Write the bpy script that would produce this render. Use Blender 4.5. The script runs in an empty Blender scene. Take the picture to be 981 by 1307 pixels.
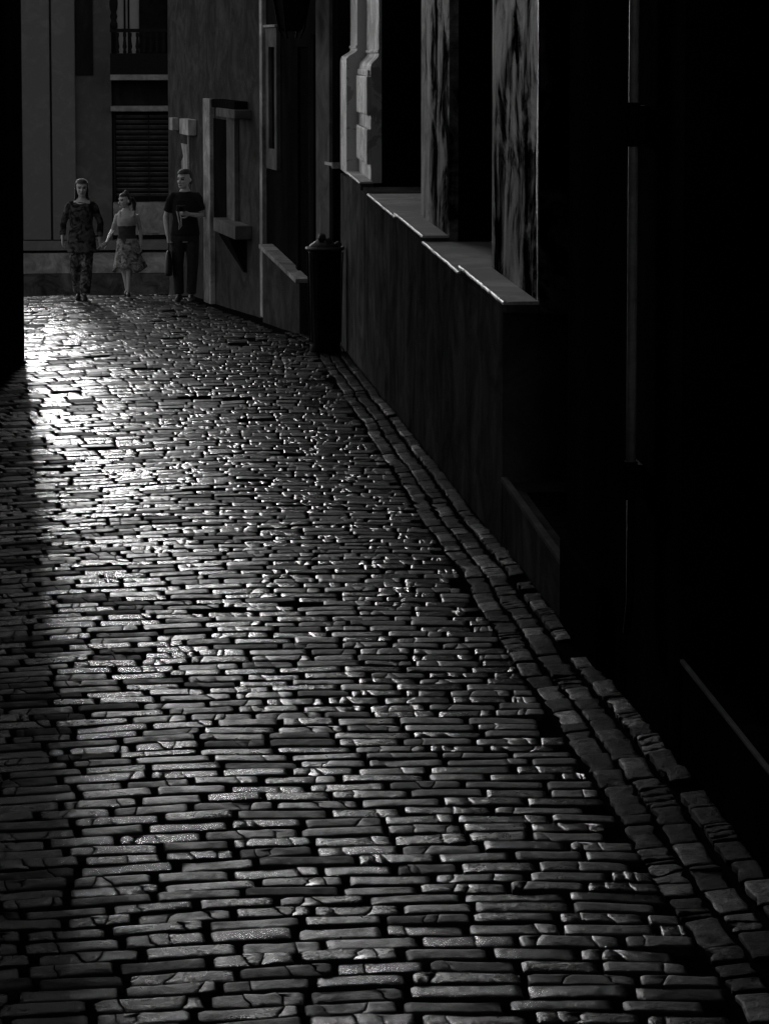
import bpy, bmesh, math, random
from mathutils import Vector, Matrix, Euler, noise

S = bpy.context.scene
COL = S.collection
R = math.radians

# ------------------------------------------------------------------ camera
FPX, W0, H0 = 3000.0, 981.0, 1307.0
CAM = Vector((0, 0, 1.7))
PITCH = R(4.1)
YAW = math.atan((490.5 - 255) / FPX)          # camera turned right of the street axis (+Y)
SHIFT = -(585.5 - FPX * math.tan(PITCH))      # px, rising front
cd = bpy.data.cameras.new('camera')
cam = bpy.data.objects.new('camera', cd); COL.objects.link(cam)
cd.sensor_fit = 'VERTICAL'; cd.sensor_height = 36.0
cd.lens = 36.0 * FPX / H0
cd.shift_y = SHIFT / H0
cd.clip_start = 0.1; cd.clip_end = 3000
cam.location = CAM
cam.rotation_euler = (math.pi / 2 - PITCH, 0, -YAW)
S.camera = cam

# ------------------------------------------------------------------ light
SUN_AZ, SUN_EL = R(-5.8), R(4.2)              # left of the street axis, low over the far end
w = bpy.data.worlds.new('World'); S.world = w; w.use_nodes = True
nt = w.node_tree
bg = nt.nodes['Background']
sky = nt.nodes.new('ShaderNodeTexSky'); sky.sky_type = 'NISHITA'; sky.sun_disc = False
sky.sun_elevation = SUN_EL; sky.sun_rotation = SUN_AZ
bw = nt.nodes.new('ShaderNodeRGBToBW')        # the picture is black and white
nt.links.new(sky.outputs[0], bw.inputs[0]); nt.links.new(bw.outputs[0], bg.inputs['Color'])
bg.inputs['Strength'].default_value = 0.15
sd = bpy.data.lights.new('sun', 'SUN'); sun = bpy.data.objects.new('sun', sd); COL.objects.link(sun)
sd.energy = 0.8; sd.angle = R(6.0); sd.color = (1, 1, 1)
sdir = Vector((math.sin(SUN_AZ) * math.cos(SUN_EL), math.cos(SUN_AZ) * math.cos(SUN_EL), math.sin(SUN_EL)))
sun.rotation_euler = sdir.to_track_quat('Z', 'Y').to_euler()
S.view_settings.view_transform = 'Standard'; S.view_settings.look = 'None'
S.view_settings.exposure = 1.08; S.view_settings.gamma = 1.0
S.render.engine = 'CYCLES'
S.render.resolution_x = 768; S.render.resolution_y = 1024

# ------------------------------------------------------------------ surveying helpers
_rot = cam.rotation_euler.to_matrix()
RT, UP, FW = _rot @ Vector((1, 0, 0)), _rot @ Vector((0, 1, 0)), _rot @ Vector((0, 0, -1))
PY = H0 / 2 + SHIFT
def ray(px, py): return FW + RT * ((px - 490.5) / FPX) + UP * (-(py - PY) / FPX)
def proj(p):
    d = Vector(p) - CAM; z = d.dot(FW)
    return (490.5 + FPX * d.dot(RT) / z, PY - FPX * d.dot(UP) / z)
def on_y(px, py, Y):
    d = ray(px, py); return CAM + d * (Y / d.y)
def on_x(px, py, X):
    d = ray(px, py); return CAM + d * (X / d.x)
CREST = 32.3
def zg(y):
    if y <= CREST: return -0.05 * y
    if y <= 60: return -0.05 * CREST - 0.145 * (y - CREST)
    return -0.05 * CREST - 0.145 * (60 - CREST)
def ground(px, py):
    d = ray(px, py); return CAM + d * (1.7 / (-d.z - 0.05 * d.y))

# ------------------------------------------------------------------ naming helpers
def tag(o, label, cat, group=None):
    o['label'] = label; o['category'] = cat
    if group: o['group'] = group
    return o
def thing(name, label, cat, loc=(0, 0, 0), rz=0, group=None):
    o = bpy.data.objects.new(name, None); COL.objects.link(o)
    o.location = loc; o.rotation_euler = (0, 0, rz); o.empty_display_size = 0.2
    return tag(o, label, cat, group)
def link(name, me, parent=None, mat=None):
    o = bpy.data.objects.new(name, me); COL.objects.link(o)
    if mat and not me.materials: me.materials.append(mat)
    if parent: o.parent = parent
    return o

def attach(o, par):
    """keep o where it was built, in world coordinates, under par"""
    o.parent = par
    if par.type == 'EMPTY' and par.parent is None: o.matrix_parent_inverse = Matrix.Translation(par.location).inverted()
    else: o.matrix_parent_inverse = Matrix.Identity(4)
    return o

class MB:
    def __init__(s): s.v = []; s.f = []
    def add(s, vs, fs):
        n = len(s.v); s.v += [tuple(q) for q in vs]; s.f += [tuple(i + n for i in f) for f in fs]; return s
    def box(s, x0, x1, y0, y1, z0, z1, M=None):
        vs = [Vector(c) for c in ((x0, y0, z0), (x1, y0, z0), (x1, y1, z0), (x0, y1, z0), (x0, y0, z1), (x1, y0, z1), (x1, y1, z1), (x0, y1, z1))]
        if M: vs = [M @ q for q in vs]
        return s.add(vs, [(0, 3, 2, 1), (4, 5, 6, 7), (0, 1, 5, 4), (1, 2, 6, 5), (2, 3, 7, 6), (3, 0, 4, 7)])
    def prism(s, poly, z0, z1, M=None):           # poly in XY, extruded in z
        n = len(poly)
        vs = [Vector((a, b, z0)) for a, b in poly] + [Vector((a, b, z1)) for a, b in poly]
        if M: vs = [M @ q for q in vs]
        return s.add(vs, [tuple(range(n - 1, -1, -1)), tuple(range(n, 2 * n))] + [(i, (i + 1) % n, n + (i + 1) % n, n + i) for i in range(n)])
    def loft(s, rings, cap=True):                  # rings: lists of points of one length
        n = len(rings[0]); b = []; fs = []
        for r in rings: b += r
        for k in range(len(rings) - 1):
            for i in range(n):
                j = (i + 1) % n
                fs.append((k * n + i, k * n + j, (k + 1) * n + j, (k + 1) * n + i))
        if cap:
            fs.append(tuple(range(n - 1, -1, -1))); m = (len(rings) - 1) * n
            fs.append(tuple(range(m, m + n)))
        return s.add(b, fs)
    def ell(s, spec, n=20, M=None):                # spec: (z, cx, cy, rx, ry)
        rr = []
        for z, cx, cy, rx, ry in spec:
            r = [Vector((cx + rx * math.cos(2 * math.pi * i / n), cy + ry * math.sin(2 * math.pi * i / n), z)) for i in range(n)]
            rr.append([M @ q for q in r] if M else r)
        return s.loft(rr)
    def tube(s, pts, rad, n=10, M=None):
        pts = [Vector(p) for p in pts]
        if M: pts = [M @ p for p in pts]
        if not hasattr(rad, '__len__'): rad = [rad] * len(pts)
        rr = []; prev = None
        for i, p in enumerate(pts):
            t = (pts[min(i + 1, len(pts) - 1)] - pts[max(i - 1, 0)]).normalized()
            a = (prev - t * prev.dot(t)).normalized() if prev is not None and (prev - t * prev.dot(t)).length > 1e-4 else t.orthogonal().normalized()
            prev = a; b = t.cross(a)
            rr.append([p + (a * math.cos(2 * math.pi * k / n) + b * math.sin(2 * math.pi * k / n)) * rad[i] for k in range(n)])
        return s.loft(rr)
    def mesh(s, name):
        me = bpy.data.meshes.new(name); me.from_pydata(s.v, [], s.f); me.update(); return me
    def build(s, name, mat, parent=None, bevel=0, smooth=False, rough=0):
        me = s.mesh(name)
        bm = bmesh.new(); bm.from_mesh(me)
        bmesh.ops.recalc_face_normals(bm, faces=bm.faces[:])
        if bevel:
            es = [e for e in bm.edges if len(e.link_faces) == 2 and e.calc_face_angle(0) > 0.6]
            bmesh.ops.bevel(bm, geom=es, offset=bevel, segments=2, affect='EDGES', profile=0.6)
        if smooth:
            for f in bm.faces: f.smooth = True
        bm.to_mesh(me); bm.free()
        return link(name, me, parent, mat)

# ------------------------------------------------------------------ materials (greys only)
def principled(name, rough=0.8, spec=0.5):
    m = bpy.data.materials.new(name); m.use_nodes = True
    b = m.node_tree.nodes['Principled BSDF']
    b.inputs['Roughness'].default_value = rough
    b.inputs['Specular IOR Level'].default_value = spec
    return m, m.node_tree, b
def nz(t, scale, detail=6, rough=0.6, vec=None, dist=0.0):
    n = t.nodes.new('ShaderNodeTexNoise'); n.inputs['Scale'].default_value = scale
    n.inputs['Detail'].default_value = detail; n.inputs['Roughness'].default_value = rough; n.inputs['Distortion'].default_value = dist
    if vec: t.links.new(vec, n.inputs['Vector'])
    return n.outputs['Fac']
def ramp(t, fac, stops):
    r = t.nodes.new('ShaderNodeValToRGB'); t.links.new(fac, r.inputs['Fac'])
    e = r.color_ramp.elements
    while len(e) < len(stops): e.new(0.5)
    for i, (p, v) in enumerate(stops): e[i].position = p; e[i].color = (v, v, v, 1)
    return r.outputs['Color']
def mth(t, op, a, b):
    n = t.nodes.new('ShaderNodeMath'); n.operation = op
    for i, q in enumerate((a, b)):
        if isinstance(q, (int, float)): n.inputs[i].default_value = q
        else: t.links.new(q, n.inputs[i])
    return n.outputs[0]
def bump(t, b, h, strength, dist):
    n = t.nodes.new('ShaderNodeBump'); n.inputs['Strength'].default_value = strength; n.inputs['Distance'].default_value = dist
    t.links.new(h, n.inputs['Height']); t.links.new(n.outputs[0], b.inputs['Normal'])
def pos(t, sc=(1, 1, 1)):
    g = t.nodes.new('ShaderNodeNewGeometry'); m = t.nodes.new('ShaderNodeMapping'); m.inputs['Scale'].default_value = sc
    t.links.new(g.outputs['Position'], m.inputs['Vector']); return m.outputs[0]
def plain(name, v, rough=0.7, spec=0.4, var=0.25, scale=14):
    m, t, b = principled(name, rough, spec)
    c = ramp(t, nz(t, scale, 5, 0.6, pos(t)), [(0.3, v * (1 - var)), (0.7, v * (1 + var))])
    t.links.new(c, b.inputs['Base Color']); return m
def plaster(name, lo, hi, streak=0.5, rough=0.95, bmp=0.35, spec=0.04, stain=(0.42, 0.62)):
    """lime plaster: vertical rain streaks, blotches and fine relief"""
    m, t, b = principled(name, rough, spec)
    p = pos(t)
    st = nz(t, 1.0, 8, 0.62, pos(t, (1.7, 1.7, 0.3)), 0.6)
    bl = nz(t, 2.2, 9, 0.7, p, 0.8)
    f = mth(t, 'ADD', mth(t, 'MULTIPLY', st, streak), mth(t, 'MULTIPLY', bl, 1 - streak))
    c = ramp(t, f, [(stain[0] - 0.04, lo), (0.5, (lo + hi) * 0.45), (stain[1], hi)])
    t.links.new(c, b.inputs['Base Color'])
    if spec > 0.05:                                    # grime kills the sheen, bare paint keeps it
        t.links.new(ramp(t, f, [(stain[0], 0.0), (stain[1], spec)]), b.inputs['Specular IOR Level'])
    h = mth(t, 'ADD', nz(t, 60, 6, 0.7, p), mth(t, 'MULTIPLY', nz(t, 7, 5, 0.6, p), 2.0))
    bump(t, b, h, bmp, 0.012); return m

def brick_mat(name, per_object, dull=False):
    m, t, b = principled(name, 0.35, 0.35)
    p = pos(t)
    if per_object:
        o = t.nodes.new('ShaderNodeObjectInfo'); rnd = o.outputs['Random']
    else:
        a = t.nodes.new('ShaderNodeAttribute'); a.attribute_name = 'tone'; rnd = a.outputs['Fac']
    gr = nz(t, 140, 8, 0.75, p, 0.3); bl = nz(t, 16, 8, 0.7, p, 1.0); big = nz(t, 0.9, 4, 0.6, p)
    f = mth(t, 'ADD', mth(t, 'MULTIPLY', gr, 0.3), mth(t, 'ADD', mth(t, 'MULTIPLY', bl, 0.4), mth(t, 'MULTIPLY', rnd, 0.3)))
    if dull: f = mth(t, 'MULTIPLY', f, 0.55)
    c = ramp(t, f, [(0.26, 0.003), (0.42, 0.009), (0.58, 0.022), (0.78, 0.05)])
    t.links.new(c, b.inputs['Base Color'])
    rf = mth(t, 'ADD', mth(t, 'MULTIPLY', bl, 0.42), mth(t, 'ADD', mth(t, 'MULTIPLY', rnd, 0.36), mth(t, 'MULTIPLY', big, 0.3)))
    r = ramp(t, rf, [(0.36, 0.2), (0.5, 0.28), (0.6, 0.45), (0.72, 0.7)])
    t.links.new(r, b.inputs['Roughness'])
    if dull: r = ramp(t, rf, [(0.3, 0.35), (0.6, 0.7)]); t.links.new(r, b.inputs['Roughness'])
    sp = ramp(t, mth(t, 'ADD', mth(t, 'MULTIPLY', bl, 0.6), mth(t, 'MULTIPLY', gr, 0.4)), [(0.4, 0.05), (0.56, 0.02), (0.66, 0.0)] if dull else [(0.4, 0.2), (0.56, 0.08), (0.66, 0.01)])
    drt = ramp(t, nz(t, 1.1, 6, 0.65, pos(t, (0.8, 1.5, 1)), 0.8), [(0.36, 0.45), (0.56, 1.0)])   # dry, dusty patches between the polished ones
    sp = mth(t, 'MULTIPLY', sp, drt); t.links.new(sp, b.inputs['Specular IOR Level'])
    h = mth(t, 'ADD', mth(t, 'MULTIPLY', gr, 0.5), mth(t, 'MULTIPLY', nz(t, 30, 8, 0.72, p, 0.6), 1.4))
    bump(t, b, h, 0.9 if dull else 0.5, 0.008 if dull else 0.006)
    return m

M = dict(
    brick=brick_mat('slag_brick', True), bricks=brick_mat('slag_brick_field', False),
    kerb=brick_mat('kerb_stone', True, True), kerbs=brick_mat('kerb_stone_rows', False, True),
    soil=plain('joint_dirt', 0.01, 0.95, 0.0, 0.6, 90),
    basewall=plaster('dark_base_plaster', 0.04, 0.16, 0.35, 0.95, 0.3, 0.0),  # darker than the piers and ledges above it
    ledge=plaster('worn_ledge_plaster', 0.55, 0.85, 0.1, 0.5, 0.3, 0.4, (0.3, 0.6)),
    lit_nosing=plaster('worn_lit_edge_paint', 0.4, 0.8, 0.2, 0.45, 0.4, 0.3, (0.3, 0.55)),  # worn edges, pale colour stands in for the light they catch
    pier=plaster('stained_pier_plaster', 0.012, 0.5, 0.45, 0.7, 0.6, 0.06, (0.46, 0.6)),
    pier2=plaster('mildewed_pier_plaster', 0.004, 0.36, 0.5, 0.72, 0.6, 0.06, (0.505, 0.61)),
    mould=plaster('moulding_paint', 0.3, 0.75, 0.4, 0.55, 0.4, 0.3, (0.3, 0.5)),
    blackwall=plaster('shade_black_wall', 0.004, 0.016, 0.6, 0.95, 0.3, 0.0),  # near-black colour stands in for the deep shade on these walls
    timber=plain('dark_timber', 0.008, 0.9, 0.0, 0.4, 9),
    metal=plain('dull_metal', 0.3, 0.5, 0.5, 0.3, 20),
    iron=plain('black_iron', 0.008, 0.7, 0.04, 0.3, 30),
    facade=plaster('grey_render', 0.05, 0.11, 0.1, 0.95, 0.5, 0.0),
    narrow=plaster('dark_house_paint', 0.008, 0.022, 0.6, 0.95, 0.3, 0.0),
    frame=plaster('pale_frame_paint', 0.1, 0.26, 0.4, 0.95, 0.2, 0.0),
    trim=plaster('limewashed_trim', 0.2, 0.75, 0.3, 0.95, 0.25, 0.0),
    endwall=plaster('smooth_house_paint', 0.1, 0.12, 0.2, 0.95, 0.1, 0.0),
    endwall2=plaster('duller_house_paint', 0.06, 0.085, 0.2, 0.95, 0.15, 0.0),
    plinth=plaster('rough_plinth', 0.09, 0.26, 0.2, 0.95, 0.5, 0.0),
    plinth2=plaster('darker_plinth', 0.02, 0.085, 0.2, 0.95, 0.5, 0.0),  # lower band, darker than the plinth above
    curtain=plain('pale_pane', 0.2, 0.3, 0.5, 0.1, 2),
    skin=plain('skin', 0.68, 0.5, 0.4, 0.08, 30), lips=plain('lips', 0.2, 0.5, 0.4, 0.1), eye=plain('eye', 0.02, 0.2, 0.5, 0.1),
    hair=plain('dark_hair', 0.03, 0.45, 0.5, 0.4, 60), hairb=plain('brown_hair', 0.05, 0.45, 0.5, 0.5, 60),
    darkcloth=plain('dark_cotton', 0.02, 0.9, 0.2, 0.4, 20), jean=plain('dark_denim', 0.035, 0.9, 0.2, 0.4, 25),
    leather=plain('dark_leather', 0.02, 0.5, 0.5, 0.3, 20), pale=plain('pale_cloth', 0.6, 0.8, 0.3, 0.15, 20),
    waist=plain('charcoal_jersey', 0.08, 0.85, 0.2, 0.3, 20),
)
def print_cloth(name, stops, scale):
    m, t, b = principled(name, 0.85, 0.2)
    t.links.new(ramp(t, nz(t, scale, 3, 0.5, pos(t), 1.2), stops), b.inputs['Base Color']); return m
M['tunic'] = print_cloth('blotched_tunic', [(0.4, 0.012), (0.5, 0.08), (0.66, 0.16)], 9)
M['loose'] = print_cloth('streaked_trousers', [(0.42, 0.03), (0.55, 0.14), (0.7, 0.4)], 12)
M['skirt'] = print_cloth('floral_skirt', [(0.36, 0.1), (0.5, 0.4), (0.65, 0.62)], 18)

# ------------------------------------------------------------------ ground and paving
def und(x, y):                                    # gentle sags and humps of an old street
    a = 0.014 * noise.noise(Vector((x * 0.9, y * 0.45, 3.1))) + 0.006 * noise.noise(Vector((x * 2.6, y * 1.8, 7.7)))
    if -1.7 < x < 1.5: a += 0.012 * (1 - (x / 1.2) ** 2) if abs(x) < 1.2 else 0
    return a
def gz(x, y): return zg(y) + und(x, y)
xs = [-400, -120, -40, -15, -6] + [-4 + 0.5 * i for i in range(12)] + [2.5, 6, 15, 40, 120, 400]
ys = [-60, -30, -10] + [0.5 * i for i in range(0, 66)] + [33, 34, 36, 40, 46, 52, 60, 75, 100, 160, 300, 600, 1200]
gm = MB(); nx = len(xs)
for y in ys:
    for x in xs: gm.v.append((x, y, gz(x, y) - 0.018))
for j in range(len(ys) - 1):
    for i in range(nx - 1): gm.f.append((j * nx + i, j * nx + i + 1, (j + 1) * nx + i + 1, (j + 1) * nx + i))
street = gm.build('street', M['soil'], smooth=True); street['kind'] = 'structure'

rng = random.Random(11)
def frag(mb, poly, rg, rim, dz, tilt, cr):
    """one fragment: side wall, worn shoulder, slightly domed top"""
    n = len(poly); cx = sum(p[0] for p in poly) / n; cy = sum(p[1] for p in poly) / n
    v = []
    for x, y in poly: v.append((x * 1.0, y * 1.0, -0.045))
    for (x, y), c in zip(poly, cr): v.append((x, y, dz - (0.002 if c else 0.0032 + rg.random() * 0.0014)))
    ins = []
    for (x, y), c in zip(poly, cr):
        d = math.hypot(x - cx, y - cy) or 1
        ex = 0.0008 if c else min(rim * rg.uniform(0.35, 0.75), d * 0.4)
        qx = x - (1 if x > cx else -1) * min(ex, abs(x - cx) * 0.6); qy = y - (1 if y > cy else -1) * min(ex, abs(y - cy) * 0.6)
        ins.append((qx, qy)); v.append((qx, qy, dz - 0.0006 - rg.random() * 0.0007 + tilt * qx))
    in2 = []
    for x, y in ins:
        qx = cx + (x - cx) * 0.86; qy = cy + (y - cy) * 0.62
        v.append((qx, qy, dz + rg.uniform(-0.0009, 0.0009) + tilt * qx))
    v.append((cx, cy, dz + 0.0008 + tilt * cx))
    f = []
    for k in range(3):
        for i in range(n):
            j = (i + 1) % n; f.append((k * n + i, k * n + j, (k + 1) * n + j, (k + 1) * n + i))
    for i in range(n): f.append((3 * n + i, 3 * n + (i + 1) % n, 4 * n))
    mb.add(v, f)
def brick_variant(seed, L, Wd, rim=0.0065, crack=0.6, chip=0.006):
    rg = random.Random(seed); mb = MB(); h = Wd / 2
    cuts = []
    if rg.random() < crack:
        for _ in range(rg.choice((1, 1, 1, 2, 2, 3))): cuts.append(rg.uniform(-0.36, 0.36) * L)
    cuts.sort(); cuts = [c for i, c in enumerate(cuts) if i == 0 or c - cuts[i - 1] > 0.12 * L]
    edges = [None] + cuts + [None]
    def jag(x): 
        sl = rg.uniform(-0.35, 0.35)
        return [(x + sl * q * Wd + rg.uniform(-0.005, 0.005), q * Wd * 0.985) for q in (-0.5, -0.17, 0.17, 0.5)]
    lines = [None if c is None else jag(c) for c in edges]
    bow = rg.uniform(-0.003, 0.003)
    for k in range(len(edges) - 1):
        l, r = lines[k], lines[k + 1]
        g = 0.0009
        if l is None:
            c1, c2 = rg.uniform(0.003, 0.014), rg.uniform(0.003, 0.014)
            lp = [(-L / 2 + c1, -h + 0.001), (-L / 2 + rg.uniform(0, .003), -h + c1), (-L / 2 + rg.uniform(0, .003), h - c2), (-L / 2 + c2, h - 0.001)]
        else: lp = [(x + g, y) for x, y in l]
        if r is None:
            c1, c2 = rg.uniform(0.003, 0.014), rg.uniform(0.003, 0.014)
            rp = [(L / 2 - c1, -h + 0.001), (L / 2 - rg.uniform(0, .003), -h + c1), (L / 2 - rg.uniform(0, .003), h - c2), (L / 2 - c2, h - 0.001)]
        else: rp = [(x - g, y) for x, y in r]
        def mid(a, b, s):
            out = []
            for q in (0.3, 0.68):
                if abs(b[0] - a[0]) > 0.06: out.append((a[0] + (b[0] - a[0]) * (q + rg.uniform(-.08, .08)), s * h - s * rg.random() ** 2 * chip + bow))
            return out
        m1, m2 = mid(lp[0], rp[0], -1), mid(rp[-1], lp[-1], 1)
        poly = lp[:1] + m1 + rp + m2 + lp[:0:-1]
        cr = [l is not None] + [False] * len(m1) + [r is not None] * 4 + [False] * len(m2) + [l is not None] * 3
        frag(mb, poly, rg, rim, rg.uniform(-0.002, 0.0008) if len(cuts) else 0, rg.uniform(-0.01, 0.01), cr)
    return mb
VAR = []
for i in range(44): VAR.append(brick_variant(100 + i, 0.185, 0.082))
SV = [brick_variant(900 + i, 0.15, 0.088, 0.009, 0.4, 0.016) for i in range(24)]

def course(y): # mean width of a course of bricks
    for (a, wa), (b, wb) in (((0, .078), (5.3, .078)), ((5.3, .078), (7, .09)), ((7, .09), (9.5, .101)), ((9.5, .101), (12, .112)), ((12, .112), (14, .135)), ((14, .135), (18, .26)), ((18, .26), (60, .32))):
        if a <= y <= b: return wa + (wb - wa) * (y - a) / (b - a)
bricks = []
y = 4.1
while y < 36.0:
    wy = course(y) * rng.uniform(0.9, 1.1)
    left = -1.58 if y < 21.4 else -4.4
    lim = on_y(-40, 700, y).x - 0.3
    x = max(left, lim) + rng.uniform(-0.12, 0.0)
    end = 1.075 if y < 22.5 else 1.075 - max(0, y - 22.5) * 0.14
    if x < left: x = left + rng.uniform(0, 0.02)
    rowtone = rng.uniform(-0.08, 0.08); ph = rng.uniform(0, 6)
    while x < end - 0.07:
        L = min(0.245, max(0.12, rng.gauss(0.203, 0.024)))
        if x + L > end: L = end - x
        gap = rng.uniform(0.008, 0.016)
        if L > 0.06 and rng.random() > 0.012:
            cx = x + L / 2
            ax = max(cx, -1.6) - 0.35; yy = y + wy / 2 - 0.07 * ax * ax + 0.012 * math.sin(cx * 1.7 + y * 0.8) + rng.uniform(-0.004, 0.004)
            bricks.append((cx, yy, L - gap, wy - rng.uniform(0.003, 0.009) * (1 + max(0, y - 13) * .35 if y < 18 else 2.7), (-0.14 * ax if cx > -1.6 else 0) + rng.uniform(-0.014, 0.014), min(1, max(0, rng.random() + rowtone))))
        x += L
    y += wy
# along the wall: three courses of stones laid lengthwise
stones = []
for r in range(3):
    y = 4.3 + 0.05 * r
    while y < 24.5:
        L = min(0.24, max(0.09, rng.gauss(0.16, 0.04)))
        wv = 0.009 * math.sin(y * 2.1) + 0.006 * math.sin(y * 5.3 + 1)
        cx = 1.125 + r * 0.094 + wv * (1 - 0.3 * r)
        sh = -0.11 * max(0, y - 22.6)
        miss = r == 2 and 7.95 < y < 8.25
        if not miss and rng.random() > 0.02:
            stones.append((cx + sh, y + L / 2, L - rng.uniform(0.008, 0.018), 0.094 - rng.uniform(0.010, 0.02) - (0.012 if r == 2 else 0), r, rng.random()))
        y += L
def place_mat(cx, cy, L, Wd, rz, base, rg, lift=0.0, roll=0.0):
    dx = 0.1; sx = (und(cx + dx, cy) - und(cx - dx, cy)) / (2 * dx); sy = (gz(cx, cy + dx) - gz(cx, cy - dx)) / (2 * dx)
    E = Euler((math.atan(sy) + rg.gauss(0, 0.015), -math.atan(sx) + rg.gauss(0, 0.010) + roll, rz), 'XYZ')
    return Matrix.Translation((cx, cy, gz(cx, cy) + lift + rg.gauss(0, 0.0014))) @ E.to_matrix().to_4x4() @ Matrix.Diagonal((L / base[0], Wd / base[1], 1, 1))
def lay(items, variants, base, mname, parts_n, owner, part_name, rest_name, stone):
    meshes = [v.mesh(part_name) for v in variants]
    for me in meshes:
        for p in me.polygons: p.use_smooth = True
        me.materials.append(M['kerb' if stone else 'brick'])
    vis = []
    for k, it in enumerate(items):
        p = proj((it[0], it[1], gz(it[0], it[1])))
        vis.append((not (-15 < p[0] < 996 and p[1] < 1318), it[1], k))
    vis.sort(); first = set(k for _, _, k in vis[:parts_n])
    verts, faces, tones = [], [], []
    for k, it in enumerate(items):
        cx, cy, L, Wd = it[:4]
        if stone:
            r = it[4]; mt = place_mat(cx, cy, L, Wd, math.pi / 2 + rng.uniform(-0.05, 0.05), base, rng, (-0.005, -0.003, 0.006)[r] + rng.gauss(0, 0.0018), 0)
            # each course leans a little towards the middle of the street
            mt = Matrix.Translation(mt.translation) @ Matrix.Rotation((-0.015, -0.02, -0.05)[r] + rng.gauss(0, 0.02), 4, 'Y') @ Matrix.Translation(-mt.translation) @ mt
        else: mt = place_mat(cx, cy, L, Wd, it[4], base, rng)
        vi = rng.randrange(len(variants)); flip = Matrix.Rotation(math.pi, 4, 'Z') if rng.random() < 0.5 else Matrix.Identity(4)
        if k in first:
            o = bpy.data.objects.new(part_name, meshes[vi]); COL.objects.link(o); o.parent = owner
            o.matrix_local = mt @ flip
        else:
            m2 = mt @ flip; n = len(verts); mb = variants[vi]
            verts += [tuple(m2 @ Vector(v)) for v in mb.v]
            faces += [tuple(i + n for i in f) for f in mb.f]
            tones += [it[5]] * len(mb.v)
    if verts:
        me = bpy.data.meshes.new(rest_name); me.from_pydata(verts, [], faces); me.update()
        a = me.attributes.new('tone', 'FLOAT', 'POINT'); a.data.foreach_set('value', tones)
        me.polygons.foreach_set('use_smooth', [True] * len(me.polygons))
        me.materials.append(M['kerbs' if stone else 'bricks'])
        o = link(rest_name, me, owner); o['kind'] = 'stuff'
lay(bricks, VAR, (0.185, 0.082), 'brick', 300, street, 'brick', 'brick_courses', False)
gb = MB()
gy = [4, 8, 12, 16, 20, 22.6, 24.6]
for yv in gy:
    sh = -0.11 * max(0, yv - 22.6)
    for xv in (1.08, 1.40): gb.v.append((xv + sh, yv, zg(yv) - 0.016))
for j in range(len(gy) - 1): gb.f.append((2 * j, 2 * j + 1, 2 * j + 3, 2 * j + 2))
gutter = gb.build('gutter', M['soil']); gutter['kind'] = 'structure'
lay(stones, SV, (0.15, 0.088), 'stone', 290, gutter, 'stone', 'stone_rows', True)

# ------------------------------------------------------------------ right-hand town house
XB, XP = 1.36, 1.515
def yx(px, X, py=400): return on_x(px, py, X).y
Y_D0, Y_A0, Y_A1 = yx(641, XB, 500), yx(688, XP, 200), yx(627, XP, 200)
Y_B0, Y_B1 = yx(573, XP, 200), yx(537, XP, 150)
Y_C0 = yx(470, 1.455, 150); Y_C1 = yx(442, XB, 150); Y_C2 = yx(434, XB, 150)
Y_D1 = yx(722, XB, 700); Y_E0 = yx(868, XB, 860)
TOP = 11.5
house = thing('town_house', 'dark plastered town house along the right with deep window bays and ledges', 'house', (1.36, 14, zg(14)))
def hp(mb, name, mat, **k):
    return attach(mb.build(name, mat, None, **k), house)
LZ = 0.575                                          # top of the window ledges
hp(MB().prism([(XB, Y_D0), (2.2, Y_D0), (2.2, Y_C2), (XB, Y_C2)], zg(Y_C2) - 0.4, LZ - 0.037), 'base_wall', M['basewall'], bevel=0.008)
# piers
def wall_piece(name, x0, x1, y0, y1, z0, z1, mat, bevel=0.012): return hp(MB().box(x0, x1, y0, y1, z0, z1), name, mat, bevel=bevel)
wall_piece('pier', XP, 2.2, Y_A0, Y_A1, LZ - 0.05, TOP, M['pier2'], 0.02)
wall_piece('pier', XP, 2.2, Y_B0, Y_B1, LZ - 0.05, TOP, M['pier'], 0.015)
rg = random.Random(8)                                 # paint worn off along the near corner of the first pier
pts = [(Y_A0 + 0.021, LZ)] + [(Y_A0 + 0.021, z) for z in (1.2, 1.9, 3.0)] + [(Y_A0 + 0.03 + 0.05 * abs(math.sin(z * 3.1 + 1)) * rg.uniform(.5, 1.2), z) for z in [3.0 - 0.06 * i for i in range(41)]]
Myz = Matrix(((0, 0, 1, 0), (1, 0, 0, 0), (0, 1, 0, 0), (0, 0, 0, 1)))
hp(MB().prism(pts, XP - 0.004, XP + 0.003, Myz), 'worn_edge', M['mould'])
# moulded pilasters at the far corner: pedestal, ogee and shaft
def pilaster(name, x_front, x_back, y0, y1, zb, zt0, zt1, back, mat):
    prof = [(x_front, zb), (x_front, zt0)]
    for i in range(1, 8):
        t = i / 7; prof.append((x_front + back * (t - 0.16 * math.sin(2 * math.pi * t)), zt0 + (zt1 - zt0) * (t ** 0.8)))
    prof += [(x_front + back - 0.012, zt1 + 0.004), (x_front + back - 0.012, zt1 + 0.025), (x_front + back, zt1 + 0.03), (x_front + back, TOP), (x_back, TOP), (x_back, zb)]
    Mx = Matrix(((1, 0, 0, 0), (0, 0, 1, 0), (0, 1, 0, 0), (0, 0, 0, 1)))
    return hp(MB().prism(prof, y0, y1, Mx), name, mat, bevel=0.004)
pilaster('pilaster', XB, 2.2, Y_C1, Y_C2, LZ + 0.001, 1.62, 1.745, 0.10, M['mould'])
pc = pilaster('pilaster', 1.475, 2.2, Y_C0, Y_C1 - 0.002, LZ + 0.001, 1.56, 1.70, 0.07, M['mould'])
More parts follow.
